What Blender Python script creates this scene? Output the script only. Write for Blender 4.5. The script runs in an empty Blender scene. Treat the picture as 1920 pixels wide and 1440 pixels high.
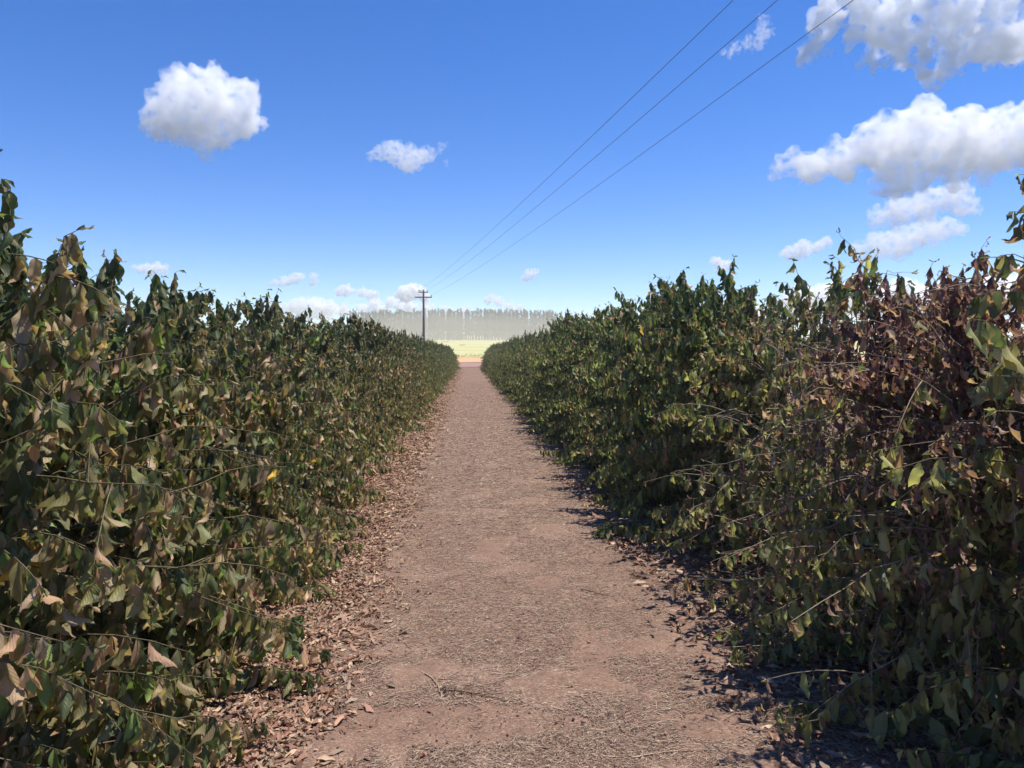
import bpy, math, random
import numpy as np
from mathutils import Vector, Matrix, noise as mn

SC = bpy.context.scene
COL = SC.collection
R = math.radians

# ------------------------------------------------------------------ camera, light, exposure
F_PX = 1386.0                      # focal length in pixels of the 1920 px wide photograph
CAM_Z = 1.6
cam = bpy.data.cameras.new('camera')
cam.sensor_width = 36.0
cam.lens = 36.0 * F_PX / 1920.0
cam.clip_start = 0.05
cam.clip_end = 60000.0
cam_ob = bpy.data.objects.new('camera', cam)
COL.objects.link(cam_ob)
YAW = math.atan(80 / F_PX)
PITCH = math.atan(72 / F_PX)
cam_ob.location = (0, 0, CAM_Z)
cam_ob.rotation_euler = (math.pi / 2 - PITCH, 0, -YAW)
SC.camera = cam_ob
CAM_R = np.array(cam_ob.rotation_euler.to_matrix())

SUN_EL, SUN_AZ = R(69), R(72)      # azimuth clockwise from the way the path runs (+Y)
sd = Vector((math.sin(SUN_AZ) * math.cos(SUN_EL), math.cos(SUN_AZ) * math.cos(SUN_EL), math.sin(SUN_EL)))
sun = bpy.data.lights.new('sun', 'SUN')
sun.energy = 4.8
sun.angle = R(0.53)
sun.color = (1.0, 0.95, 0.87)
sun_ob = bpy.data.objects.new('sun', sun)
COL.objects.link(sun_ob)
sun_ob.location = (20, 0, 40)
sun_ob.rotation_euler = sd.to_track_quat('Z', 'Y').to_euler()

W = bpy.data.worlds.new('World')
SC.world = W
W.use_nodes = True
wn = W.node_tree.nodes
wl = W.node_tree.links
sky = wn.new('ShaderNodeTexSky')
sky.sky_type = 'NISHITA'
sky.sun_disc = False
sky.sun_elevation = SUN_EL
sky.sun_rotation = SUN_AZ
sky.altitude = 2600
sky.air_density = 1.0
sky.dust_density = 0.0
sky.ozone_density = 3.0
hs = wn.new('ShaderNodeHueSaturation')
hs.inputs['Hue'].default_value = 0.507
hs.inputs['Saturation'].default_value = 1.34
wl.new(sky.outputs[0], hs.inputs['Color'])
tint = wn.new('ShaderNodeMix')
tint.data_type = 'RGBA'
tint.blend_type = 'MULTIPLY'
tint.inputs[0].default_value = 1.0
tint.inputs[7].default_value = (0.79, 0.82, 0.89, 1)
wl.new(hs.outputs[0], tint.inputs[6])
wl.new(tint.outputs[2], wn['Background'].inputs[0])
wn['Background'].inputs[1].default_value = 0.15

SC.view_settings.view_transform = 'Standard'
SC.view_settings.look = 'None'
SC.view_settings.exposure = 0.5
SC.view_settings.gamma = 1.0
SC.view_settings.use_curve_mapping = False
cy = SC.cycles
cy.max_bounces = 26
cy.diffuse_bounces = 6
cy.glossy_bounces = 2
cy.transmission_bounces = 6
cy.transparent_max_bounces = 8
cy.volume_bounces = 24
cy.use_denoising = True
cy.use_adaptive_sampling = True
cy.adaptive_threshold = 0.015
cy.sample_clamp_indirect = 8.0


def ray(px, py):
    """direction of photo pixel, scaled so that its component along +Y is 1"""
    d = CAM_R @ np.array([(px - 960) / F_PX, -(py - 720) / F_PX, -1.0])
    return d / d[1]


def at(px, py, Y):
    d = ray(px, py)
    return np.array([0, 0, CAM_Z]) + d * Y


def on_ground(px, py):
    d = ray(px, py)
    Y = 3.0
    for _ in range(40):
        Y = (CAM_Z - ground_z(Y)) / max(-d[2], 1e-4)
    return d[0] * Y, Y


PROF = np.array([(-1600, 0.4), (-20, 0.15), (0, 0.05), (5, 0.0), (77, -0.73), (112, -0.95), (150, -0.6), (300, 1.4), (600, 5.9), (760, 6.6), (1600, 6.6)])


def ground_z(Y):
    return np.interp(Y, PROF[:, 0], PROF[:, 1])


# ------------------------------------------------------------------ helpers
def tag(o, label=None, cat=None, group=None, kind=None):
    if label: o['label'] = label
    if cat: o['category'] = cat
    if group: o['group'] = group
    if kind: o['kind'] = kind
    return o


def empty(name, loc, rz=0.0):
    o = bpy.data.objects.new(name, None)
    o.empty_display_size = 0.2
    o.location = loc
    o.rotation_euler = (0, 0, rz)
    COL.objects.link(o)
    return o


def make_mesh(name, V, Q, mat=None, uv=None, col=None, smooth=True, tris=None):
    """V (n,3); Q (m,4) quads and/or tris (k,3); uv per vertex; col per vertex"""
    me = bpy.data.meshes.new(name)
    V = np.asarray(V, np.float32)
    Q = np.zeros((0, 4), np.int32) if Q is None else np.asarray(Q, np.int32).reshape(-1, 4)
    T = np.zeros((0, 3), np.int32) if tris is None else np.asarray(tris, np.int32).reshape(-1, 3)
    me.vertices.add(len(V))
    me.vertices.foreach_set('co', V.ravel())
    loops = np.concatenate([Q.ravel(), T.ravel()]).astype(np.int32)
    me.loops.add(len(loops))
    me.loops.foreach_set('vertex_index', loops)
    n = len(Q) + len(T)
    me.polygons.add(n)
    start = np.concatenate([np.arange(len(Q)) * 4, len(Q) * 4 + np.arange(len(T)) * 3]).astype(np.int32)
    me.polygons.foreach_set('loop_start', start)
    if smooth:
        me.polygons.foreach_set('use_smooth', np.ones(n, bool))
    if uv is not None:
        l = me.uv_layers.new(name='UVMap')
        l.data.foreach_set('uv', np.asarray(uv, np.float32)[loops].ravel())
    if col is not None:
        a = me.color_attributes.new('Col', 'FLOAT_COLOR', 'POINT')
        c = np.ones((len(V), 4), np.float32)
        c[:, :col.shape[1]] = col
        a.data.foreach_set('color', c.ravel())
    me.update(calc_edges=True)
    me.validate()
    if mat: me.materials.append(mat)
    return me


def link(name, me, parent=None):
    o = bpy.data.objects.new(name, me)
    COL.objects.link(o)
    if parent is not None: o.parent = parent
    return o


def norm(a):
    return a / np.maximum(np.linalg.norm(a, axis=-1, keepdims=True), 1e-9)


class Tubes:
    """collects tapered tubes along polylines"""
    def __init__(s, sides=5):
        s.V, s.Q, s.n, s.sides = [], [], 0, sides

    def add(s, P, rad, cap=True):
        P = np.asarray(P, float)
        rad = np.broadcast_to(np.asarray(rad, float), (len(P),))
        T = norm(np.gradient(P, axis=0))
        up = np.array([0, 0, 1.0]) if abs(T[0][2]) < 0.85 else np.array([1.0, 0, 0])
        A = norm(np.cross(T, up))
        B = np.cross(T, A)
        k = s.sides
        ang = np.arange(k) / k * 2 * math.pi
        ring = (P[:, None] + rad[:, None, None] * (np.cos(ang)[None, :, None] * A[:, None] + np.sin(ang)[None, :, None] * B[:, None]))
        s.V.append(ring.reshape(-1, 3))
        m = len(P)
        i, j = np.meshgrid(np.arange(m - 1), np.arange(k), indexing='ij')
        q = np.stack([i * k + j, i * k + (j + 1) % k, (i + 1) * k + (j + 1) % k, (i + 1) * k + j], -1).reshape(-1, 4)
        s.Q.append(q + s.n)
        s.n += m * k

    def mesh(s, name, mat):
        return make_mesh(name, np.concatenate(s.V), np.concatenate(s.Q), mat)


def box_arrays(c, size, rz=0.0, bev=0.0):
    x, y, z = [v / 2 for v in size]
    v = np.array([(a, b, d) for d in (-z, z) for a, b in ((-x, -y), (x, -y), (x, y), (-x, y))])
    cs, sn = math.cos(rz), math.sin(rz)
    v = np.stack([v[:, 0] * cs - v[:, 1] * sn, v[:, 0] * sn + v[:, 1] * cs, v[:, 2]], -1) + np.array(c)
    q = np.array([(3, 2, 1, 0), (4, 5, 6, 7), (0, 1, 5, 4), (1, 2, 6, 5), (2, 3, 7, 6), (3, 0, 4, 7)])
    return v, q


# ------------------------------------------------------------------ materials
def new_mat(name):
    m = bpy.data.materials.new(name)
    m.use_nodes = True
    nt = m.node_tree
    p = nt.nodes['Principled BSDF']
    return m, nt, p


class N:
    """tiny node-graph shorthand"""
    def __init__(s, nt): s.nt = nt

    def n(s, t, **kw):
        o = s.nt.nodes.new(t)
        for k, v in kw.items():
            if k.startswith('i_'):
                o.inputs[k[2:].replace('_', ' ')].default_value = v
            else:
                setattr(o, k, v)
        return o

    def l(s, a, b): s.nt.links.new(a, b)

    def math(s, op, a, b=None, c=None, clamp=False):
        o = s.nt.nodes.new('ShaderNodeMath'); o.operation = op; o.use_clamp = clamp
        for i, x in enumerate((a, b, c)):
            if x is None: continue
            if isinstance(x, (int, float)): o.inputs[i].default_value = x
            else: s.l(x, o.inputs[i])
        return o.outputs[0]

    def mix(s, fac, a, b, mode='MIX'):
        o = s.nt.nodes.new('ShaderNodeMix'); o.data_type = 'RGBA'; o.blend_type = mode
        for i, x in ((0, fac), (6, a), (7, b)):
            if isinstance(x, (int, float)): o.inputs[i].default_value = x
            elif isinstance(x, tuple): o.inputs[i].default_value = (*x, 1)
            else: s.l(x, o.inputs[i])
        return o.outputs[2]

    def ramp(s, fac, stops):
        o = s.nt.nodes.new('ShaderNodeValToRGB')
        e = o.color_ramp.elements
        while len(e) < len(stops): e.new(0.5)
        for k, (p, c) in enumerate(stops):
            e[k].position = p
            e[k].color = (*c, 1) if isinstance(c, tuple) else (c, c, c, 1)
        s.l(fac, o.inputs[0])
        return o.outputs[0]

    def noise(s, vec, scale, detail=4.0, rough=0.55, dist=0.0):
        o = s.nt.nodes.new('ShaderNodeTexNoise')
        o.inputs['Scale'].default_value = scale
        o.inputs['Detail'].default_value = detail
        o.inputs['Roughness'].default_value = rough
        o.inputs['Distortion'].default_value = dist
        if vec is not None: s.l(vec, o.inputs['Vector'])
        return o.outputs[0]


def leaf_material(name, rough=0.48, transl=0.42, spec=0.3):
    m, nt, p = new_mat(name)
    g = N(nt)
    a = g.n('ShaderNodeAttribute', attribute_name='Col')
    uv = g.n('ShaderNodeUVMap', uv_map='UVMap')
    sep = g.n('ShaderNodeSeparateXYZ'); g.l(uv.outputs[0], sep.inputs[0])
    across = g.math('ABSOLUTE', g.math('SUBTRACT', sep.outputs[0], 0.5))
    mid = g.math('SUBTRACT', 1.0, g.math('MULTIPLY', across, 26.0), clamp=True)
    vein = g.math('SINE', g.math('MULTIPLY', g.math('SUBTRACT', sep.outputs[1], g.math('MULTIPLY', across, 0.55)), 58.0))
    vn = g.math('POWER', g.math('MULTIPLY_ADD', vein, 0.5, 0.5), 6.0)
    tc = g.n('ShaderNodeTexCoord')
    nz = g.noise(tc.outputs['Object'], 26.0, 3.0, 0.6)
    nz2 = g.noise(tc.outputs['Object'], 7.0, 2.0, 0.6)
    c = g.mix(g.math('MULTIPLY', nz, 0.55), a.outputs['Color'], (0.22, 0.165, 0.10), 'MIX')
    # dust and scorch in patches
    c2 = g.mix(g.math('MULTIPLY', g.ramp(nz2, [(0.5, 0.0), (0.68, 1.0)]), 0.30), a.outputs['Color'], c)
    edge = g.math('MULTIPLY', g.math('SUBTRACT', g.math('MULTIPLY', across, 2.4), 0.85, clamp=True), g.ramp(nz, [(0.45, 0.0), (0.6, 1.0)]))
    c3 = g.mix(g.math('MULTIPLY', edge, 0.9, clamp=True), c2, (0.13, 0.075, 0.04))
    c4 = g.mix(g.math('MULTIPLY', g.math('MAXIMUM', mid, g.math('MULTIPLY', vn, 0.22)), 0.38), c3, (0.20, 0.19, 0.09))
    g.l(c4, p.inputs['Base Color'])
    p.inputs['Roughness'].default_value = rough
    p.inputs['Specular IOR Level'].default_value = spec
    bp = g.n('ShaderNodeBump'); bp.inputs['Strength'].default_value = 0.28; bp.inputs['Distance'].default_value = 0.004
    g.l(g.math('ADD', g.math('MULTIPLY', vein, 0.3), g.math('MULTIPLY', nz, 1.2)), bp.inputs['Height'])
    g.l(bp.outputs[0], p.inputs['Normal'])
    tr = g.n('ShaderNodeBsdfTranslucent')
    g.l(g.mix(0.75, c4, (1.25, 1.3, 0.7), 'MULTIPLY'), tr.inputs['Color'])
    ms = g.n('ShaderNodeMixShader'); ms.inputs[0].default_value = transl
    g.l(p.outputs[0], ms.inputs[1]); g.l(tr.outputs[0], ms.inputs[2])
    g.l(ms.outputs[0], nt.nodes['Material Output'].inputs['Surface'])
    return m


def bark_material(name, c1, c2, scale=40.0):
    m, nt, p = new_mat(name)
    g = N(nt)
    tc = g.n('ShaderNodeTexCoord')
    nz = g.noise(tc.outputs['Object'], scale, 5.0, 0.65)
    g.l(g.ramp(nz, [(0.35, c1), (0.65, c2)]), p.inputs['Base Color'])
    p.inputs['Roughness'].default_value = 0.85
    p.inputs['Specular IOR Level'].default_value = 0.2
    bp = g.n('ShaderNodeBump'); bp.inputs['Strength'].default_value = 0.5; bp.inputs['Distance'].default_value = 0.004
    g.l(nz, bp.inputs['Height']); g.l(bp.outputs[0], p.inputs['Normal'])
    return m


M_LEAF = leaf_material('coffee_leaf')
M_DRY = leaf_material('dry_leaf', rough=0.75, transl=0.12, spec=0.2)
M_BARK = bark_material('coffee_bark', (0.10, 0.075, 0.055), (0.27, 0.21, 0.155), 60)
M_TWIGL = bark_material('bare_coffee_twig', (0.16, 0.125, 0.085), (0.36, 0.29, 0.21), 30)
M_TWIG = bark_material('coffee_twig', (0.08, 0.066, 0.036), (0.19, 0.155, 0.09), 30)


# ------------------------------------------------------------------ leaves
def leaf_tpl(ns, nw, rng, dry=False, flat=False):
    """unit-long leaf: x across, y along the axis from the stalk, z along its normal; uv (across, along)"""
    t = np.linspace(0, 1, ns + 1)
    s = np.linspace(-1, 1, nw + 1)
    hw = 0.185 * np.sin(math.pi * np.clip(t, 0, 1) ** 0.86) ** 0.85
    hw *= np.where(t > 0.75, 1 - 0.45 * ((t - 0.75) / 0.25) * (1 - t) * 4, 1)
    hw[0] = 0.012; hw[-1] = 0.004
    if dry: hw *= rng.uniform(0.45, 0.8)
    curl = rng.uniform(0.5, 1.6) if not dry else rng.uniform(1.2, 3.2)
    if flat: curl = rng.uniform(0.1, 0.6) if not dry else rng.uniform(0.2, 1.1)
    th = curl * (t ** 1.3)
    if rng.random() < 0.35: th = curl * np.sin(t * math.pi * 0.9) * (0.8 if not flat else 0.5)
    dy = np.cos(th); dz = -np.sin(th)
    y = np.concatenate([[0], np.cumsum((dy[1:] + dy[:-1]) / 2 / ns)])
    z = np.concatenate([[0], np.cumsum((dz[1:] + dz[:-1]) / 2 / ns)])
    fold = rng.uniform(0.0, 1.05) if not dry else rng.uniform(0.6, 1.5) * rng.choice([-1, 1])
    f1, f2 = rng.uniform(1.3, 2.9, 2)
    p1, p2 = rng.uniform(0, 6.28, 2)
    S, T = np.meshgrid(s, t)
    HW = hw[:, None]
    rip = np.where(S < 0, np.sin(T * f1 * 6.28 + p1), np.sin(T * f2 * 6.28 + p2))
    amp = 0.058 if not dry else 0.11
    X = S * HW * (1 - 0.16 * abs(fold) * abs(S)) * (1 + 0.12 * rip * abs(S))
    Zl = abs(S) * HW * fold + amp * rip * abs(S) ** 1.5 * np.sin(math.pi * T) ** 0.6
    Nz = np.stack([np.zeros_like(t), np.sin(th), np.cos(th)], -1)     # local normal along the curl
    P = np.stack([X, np.broadcast_to(y[:, None], X.shape), np.broadcast_to(z[:, None], X.shape)], -1) + Zl[..., None] * Nz[:, None]
    uv = np.stack([S * 0.5 + 0.5, T], -1).reshape(-1, 2)
    i, j = np.meshgrid(np.arange(ns), np.arange(nw), indexing='ij')
    k = nw + 1
    Q = np.stack([i * k + j, i * k + j + 1, (i + 1) * k + j + 1, (i + 1) * k + j], -1).reshape(-1, 4)
    return P.reshape(-1, 3), uv, Q


_r = np.random.default_rng(5)
TPL = {
    'hi': [leaf_tpl(10, 4, _r) for _ in range(18)] + [leaf_tpl(8, 4, _r, True) for _ in range(8)],
    'mid': [leaf_tpl(4, 2, _r) for _ in range(18)] + [leaf_tpl(4, 2, _r, True) for _ in range(8)],
    'flat': [leaf_tpl(5, 2, _r, False, True) for _ in range(18)] + [leaf_tpl(5, 2, _r, True, True) for _ in range(8)],
    'low': [leaf_tpl(2, 2, _r) for _ in range(18)] + [leaf_tpl(2, 2, _r, True) for _ in range(8)],
}


def leaves_mesh(name, pos, axis, nrm, scale, col, dry, lod, mat, rng):
    pos, axis, nrm, scale, col, dry = [np.asarray(a) for a in (pos, axis, nrm, scale, col, dry)]
    axis = norm(axis)
    nrm = norm(nrm - (nrm * axis).sum(-1, keepdims=True) * axis)
    side = np.cross(axis, nrm)
    ti = np.where(dry, rng.integers(18, 26, len(pos)), rng.integers(0, 18, len(pos)))
    V, U, Q, C, n = [], [], [], [], 0
    for k in range(26):
        sel = np.nonzero(ti == k)[0]
        if not len(sel): continue
        P, uv, q = TPL[lod][k]
        m = len(P)
        w = (side[sel][:, None] * P[None, :, 0:1] + axis[sel][:, None] * P[None, :, 1:2] + nrm[sel][:, None] * P[None, :, 2:3]) * scale[sel][:, None, None] + pos[sel][:, None]
        V.append(w.reshape(-1, 3))
        U.append(np.tile(uv, (len(sel), 1)))
        Q.append((q[None] + (np.arange(len(sel)) * m)[:, None, None]).reshape(-1, 4) + n)
        C.append(np.repeat(col[sel], m, 0))
        n += len(sel) * m
    return make_mesh(name, np.concatenate(V), np.concatenate(Q), mat, np.concatenate(U), np.concatenate(C))


# leaf colours, brightened to offset shade in the bushes: weight, colour, is dry
PAL = {
    'dusty': [(0.27, (0.080, 0.104, 0.042), 0), (0.28, (0.19, 0.175, 0.076), 0), (0.19, (0.31, 0.235, 0.13), 0),
              (0.13, (0.45, 0.31, 0.18), 0), (0.085, (0.17, 0.235, 0.066), 0), (0.004, (0.50, 0.32, 0.05), 0), (0.05, (0.27, 0.15, 0.085), 1)],
    'green': [(0.36, (0.090, 0.125, 0.050), 0), (0.33, (0.185, 0.20, 0.075), 0), (0.18, (0.29, 0.31, 0.105), 0),
              (0.05, (0.34, 0.24, 0.14), 0), (0.003, (0.5, 0.34, 0.07), 0), (0.077, (0.28, 0.155, 0.10), 1)],
    'olive': [(0.20, (0.095, 0.12, 0.054), 0), (0.28, (0.24, 0.235, 0.092), 0), (0.20, (0.38, 0.36, 0.145), 0),
              (0.14, (0.36, 0.23, 0.14), 1), (0.18, (0.24, 0.14, 0.105), 1)],
    'dead': [(0.56, (0.15, 0.074, 0.074), 1), (0.16, (0.26, 0.165, 0.135), 1), (0.15, (0.13, 0.13, 0.06), 0), (0.15, (0.42, 0.28, 0.2), 1)],
}


def pick_cols(pal, n, rng, u):
    w = np.array([p[0] for p in PAL[pal]])
    idx = rng.choice(len(w), n, p=w / w.sum())
    col = np.array([p[1] for p in PAL[pal]])[idx]
    dry = np.array([p[2] for p in PAL[pal]])[idx].astype(bool)
    # leaves high on the bush mostly take the first, dark colour; dust settles on the lower ones
    dark = np.array(PAL[pal][0][1])
    swap = (u > 0.72) & (rng.random(n) < 0.6) & ~dry
    col[swap] = dark
    col = col * rng.uniform(0.95, 1.65, (n, 1)) * rng.uniform(0.93, 1.07, (n, 3))
    return col, dry


def gen_bush(seed, H=2.0, Rad=1.1, stems=2, dz=0.066, keep=1.0, pal='green', lod='hi', size=(0.10, 0.165), top_gap=0.0, low_bare=0.0, tipped=0.0, skirt=0.0, twig=None):
    """one coffee bush: upright stems, pairs of arching side branches, drooping leaf pairs"""
    rng = np.random.default_rng(seed)
    trunk = Tubes(6 if lod == 'hi' else 4)
    br = Tubes(4 if lod == 'hi' else 3)
    pos, ax, nr, sc, uu = [], [], [], [], []
    up = np.array([0, 0, 1.0])

    def leaves_along(P, s0, step, u, sz):
        seg = np.linalg.norm(np.diff(P, axis=0), axis=1)
        cum = np.concatenate([[0], np.cumsum(seg)])
        L = cum[-1]
        s = np.arange(s0 * L, L + 1e-6, step)
        if len(s) == 0: return
        s = s + rng.uniform(-0.3, 0.3, len(s)) * step
        p = np.stack([np.interp(s, cum, P[:, i]) for i in range(3)], -1)
        T = norm(np.stack([np.interp(np.clip(s + 0.02, 0, L), cum, P[:, i]) - np.interp(np.clip(s - 0.02, 0, L), cum, P[:, i]) for i in range(3)], -1))
        sd_ = norm(np.cross(T, up) + rng.normal(0, 0.15, T.shape))
        tip = np.clip((s / L - 0.72) / 0.28, 0, 1)
        for sg in (-1, 1):
            k = rng.random(len(s)) < keep
            if low_bare and u < 0.62: k &= rng.random(len(s)) > low_bare
            if not k.any(): continue
            a = sd_ * sg * rng.uniform(0.05, 0.5, (len(s), 1)) + T * rng.uniform(0.0, 0.4, (len(s), 1)) - up * rng.uniform(1.0, 2.2, (len(s), 1)) + rng.normal(0, 0.15, T.shape)
            n = sd_ * sg * 0.7 + up * 0.45 + T * 0.3 + rng.normal(0, 0.36, T.shape)
            z = rng.uniform(sz[0], sz[1], len(s)) * (1 - 0.3 * tip)
            pos.append(p[k]); ax.append(a[k]); nr.append(n[k]); sc.append(z[k]); uu.append(np.full(k.sum(), u))
        # the small closed pair at the very tip
        for _ in range(2):
            pos.append(P[-1:]); ax.append((T[-1] * 0.7 - up * 0.55 + rng.normal(0, 0.45, 3))[None]); nr.append(rng.normal(0, 1, 3)[None]); sc.append(np.array([sz[0] * 0.45])); uu.append(np.array([u]))

    step = 0.042 if lod != 'low' else 0.052
    for si in range(stems):
        az0 = rng.uniform(0, 6.28)
        b0 = np.array([math.cos(az0), math.sin(az0), 0]) * (0.08 if stems > 1 else 0)
        lean = np.array([math.cos(az0), math.sin(az0), 0]) * rng.uniform(0.05, 0.22) * (1 if stems > 1 else 0.4)
        Hs = H * (1 if si == 0 else rng.uniform(0.8, 0.97))
        zz = np.linspace(0, 1, 9)
        S = b0 + lean * zz[:, None] ** 1.5 + up * zz[:, None] * Hs + np.concatenate([np.zeros((1, 3)), rng.normal(0, 0.018, (8, 3)) * np.array([1, 1, 0.2])])
        trunk.add(S, 0.028 * (1 - zz * 0.86) * (1.0 if si == 0 else 0.75))
        nodes = np.arange(0.10, Hs - 0.02, dz)
        nodes = nodes + rng.uniform(-0.45, 0.45, len(nodes)) * dz
        if skirt: nodes = np.concatenate([nodes, rng.uniform(0.06, 0.5, int(skirt))])
        for ni, z in enumerate(nodes):
            p0 = np.array([np.interp(z, S[:, 2], S[:, i]) for i in range(3)])
            u = z / H
            a0 = az0 + ni * 1.57 + rng.normal(0, 0.5)
            for sg in (0, math.pi):
                if rng.random() < 0.08: continue
                if u > 1 - top_gap and rng.random() < 0.6: continue
                a = a0 + sg + rng.normal(0, 0.3)
                prof = (0.86 + 0.14 * min(u / 0.25, 1)) if u < 0.3 else max(1 - ((u - 0.3) / 0.72) ** 1.7, 0.0) * 0.86 + 0.14
                L = Rad * prof * rng.uniform(0.62, 1.08)
                el = R(8 + 60 * u ** 1.2) + rng.normal(0, 0.3)
                d = np.array([math.cos(a) * math.cos(el), math.sin(a) * math.cos(el), math.sin(el)])
                ss = np.linspace(0, 1, 8)
                drop = L * (0.50 - 0.25 * u) * rng.uniform(0.6, 1.25)
                wob = np.cumsum(rng.normal(0, 0.02, (8, 3)), 0); wob[0] = 0
                P = p0 + d * (ss * L * 1.05)[:, None] - up * (drop * ss ** 2.1)[:, None] + wob
                P[:, 2] = np.maximum(P[:, 2], 0.10 + 0.03 * rng.random())
                br.add(P, np.linspace(0.0044, 0.0011, 8) * (0.7 + 0.5 * L) * (1 if lod == 'hi' else 1.25))
                s0 = rng.uniform(0.12, 0.3) if u < 0.7 else 0.1
                if tipped and u > 0.35: s0 = rng.uniform(tipped - 0.15, tipped + 0.15)
                leaves_along(P, s0, step, u, size)
                # side shoots
                for _ in range(rng.integers(0, 3) if L > 0.5 else 0):
                    q = rng.uniform(0.35, 0.75)
                    q0 = np.array([np.interp(q, ss, P[:, i]) for i in range(3)])
                    dd = norm(d * np.array([1, 1, 0.4]) + rng.normal(0, 0.55, 3))
                    l2 = L * rng.uniform(0.25, 0.42)
                    s2 = np.linspace(0, 1, 5)
                    P2 = q0 + dd * (s2 * l2)[:, None] - up * (0.28 * l2 * s2 ** 2)[:, None]
                    P2[:, 2] = np.maximum(P2[:, 2], 0.09)
                    br.add(P2, np.linspace(0.0032, 0.0014, 5) * (1 if lod == 'hi' else 1.2))
                    leaves_along(P2, 0.15, step * 1.1, u, (size[0] * 0.85, size[1] * 0.85))
        # crown of each stem
        for k in range(5):
            a = rng.uniform(0, 6.28)
            pos.append(S[-1:] + rng.normal(0, 0.01, (1, 3))); sc.append(np.array([rng.uniform(0.05, 0.11)])); uu.append(np.array([1.0]))
            ax.append(np.array([[math.cos(a) * 0.8, math.sin(a) * 0.8, rng.uniform(-1.5, 0.0)]])); nr.append(np.array([[math.cos(a) * 0.3, math.sin(a) * 0.3, 1.0]]))
    pos, ax, nr, sc, uu = [np.concatenate(a) for a in (pos, ax, nr, sc, uu)]
    low = pos[:, 2] - sc * 0.8 < 0.02
    ax[low] = ax[low] * np.array([1, 1, 0.15]) + rng.normal(0, 0.1, (low.sum(), 3)) * np.array([1, 1, 0])
    if isinstance(pal, tuple):
        col, dry = pick_cols(pal[0], len(pos), rng, uu)
        c2, d2 = pick_cols(pal[1], len(pos), rng, uu)
        lower = pos[:, 2] / H + rng.normal(0, 0.1, len(pos)) < 0.52
        col[lower], dry[lower] = c2[lower], d2[lower]
    else:
        col, dry = pick_cols(pal, len(pos), rng, uu)
    return trunk.mesh('trunk', M_BARK), br.mesh('branches', twig or M_TWIG), leaves_mesh('foliage', pos, ax, nr, sc, col, dry, lod, M_LEAF, rng)


# ------------------------------------------------------------------ the setting: ground, path, road, field
def strip(name, x0, x1, y0, y1, nx, ny, mat, dz=0.0, edge=None, bump=0.0, seed=0, ys=None, wav=0.0):
    ys = np.linspace(y0, y1, ny) if ys is None else np.asarray(ys)
    f = np.linspace(0, 1, nx)
    V = []
    for Y in ys:
        a, b = (x0, x1) if edge is None else edge(Y)
        x = a + (b - a) * f
        z = np.full(nx, ground_z(Y) + dz)
        if bump:
            z = z + bump * np.array([mn.fractal(Vector((xx * 2.2, Y * 2.2, seed)), 0.7, 2.0, 4) for xx in x]) * np.minimum(np.minimum(f, 1 - f) * 12, 1)
        yy = np.full(nx, Y)
        if wav: yy = yy + wav * np.array([mn.fractal(Vector((xx * 0.09, Y * 0.01, seed + 5.0)), 0.8, 2.0, 4) for xx in x])
        V.append(np.stack([x, yy, z], -1))
    V = np.concatenate(V)
    i, j = np.meshgrid(np.arange(len(ys) - 1), np.arange(nx - 1), indexing='ij')
    Q = np.stack([i * nx + j, i * nx + j + 1, (i + 1) * nx + j + 1, (i + 1) * nx + j], -1).reshape(-1, 4)
    o = link(name, make_mesh(name, V, Q, mat))
    return tag(o, kind='structure')


def soil_material(name, base, dark, light, speck=1.0):
    m, nt, p = new_mat(name)
    g = N(nt)
    tc = g.n('ShaderNodeTexCoord')
    v = tc.outputs['Object']
    big = g.noise(v, 0.9, 4, 0.6)
    med = g.noise(v, 7.0, 5, 0.7)
    mp = g.n('ShaderNodeMapping'); mp.inputs['Scale'].default_value = (1.0, 1.7, 1.0); g.l(v, mp.inputs[0])
    fine = g.noise(mp.outputs[0], 70.0, 4, 0.75, 0.6)
    c = g.mix(g.ramp(med, [(0.35, 0.0), (0.65, 1.0)]), dark, base)
    cover = g.ramp(g.math('ADD', g.math('MULTIPLY', big, 0.7), g.math('MULTIPLY', med, 0.3)), [(0.40, 0.25), (0.54, 1.0)])
    c = g.mix(g.math('MULTIPLY', g.math('MULTIPLY', cover, g.ramp(fine, [(0.52, 0.0), (0.62, 1.0)])), 0.8 * speck), c, light)
    c = g.mix(g.math('MULTIPLY', g.math('MULTIPLY', cover, g.ramp(fine, [(0.36, 1.0), (0.45, 0.0)])), 0.75 * speck), c, tuple(x * 0.45 for x in dark))
    g.l(c, p.inputs['Base Color'])
    p.inputs['Roughness'].default_value = 0.95
    p.inputs['Specular IOR Level'].default_value = 0.15
    bp = g.n('ShaderNodeBump'); bp.inputs['Strength'].default_value = 0.7; bp.inputs['Distance'].default_value = 0.012
    g.l(g.math('ADD', g.math('MULTIPLY', fine, 0.5), med), bp.inputs['Height'])
    g.l(bp.outputs[0], p.inputs['Normal'])
    return m


M_GROUND = soil_material('plantation_soil', (0.19, 0.11, 0.075), (0.13, 0.075, 0.052), (0.29, 0.2, 0.14))
M_PATH = soil_material('path_soil', (0.228, 0.139, 0.098), (0.165, 0.10, 0.073), (0.39, 0.29, 0.215))
M_ROAD = soil_material('orange_dirt', (0.66, 0.37, 0.185), (0.54, 0.29, 0.15), (0.7, 0.45, 0.27), 0.5)
M_TRACK = soil_material('pale_dirt', (0.33, 0.205, 0.155), (0.27, 0.16, 0.12), (0.4, 0.27, 0.2), 0.4)


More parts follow.
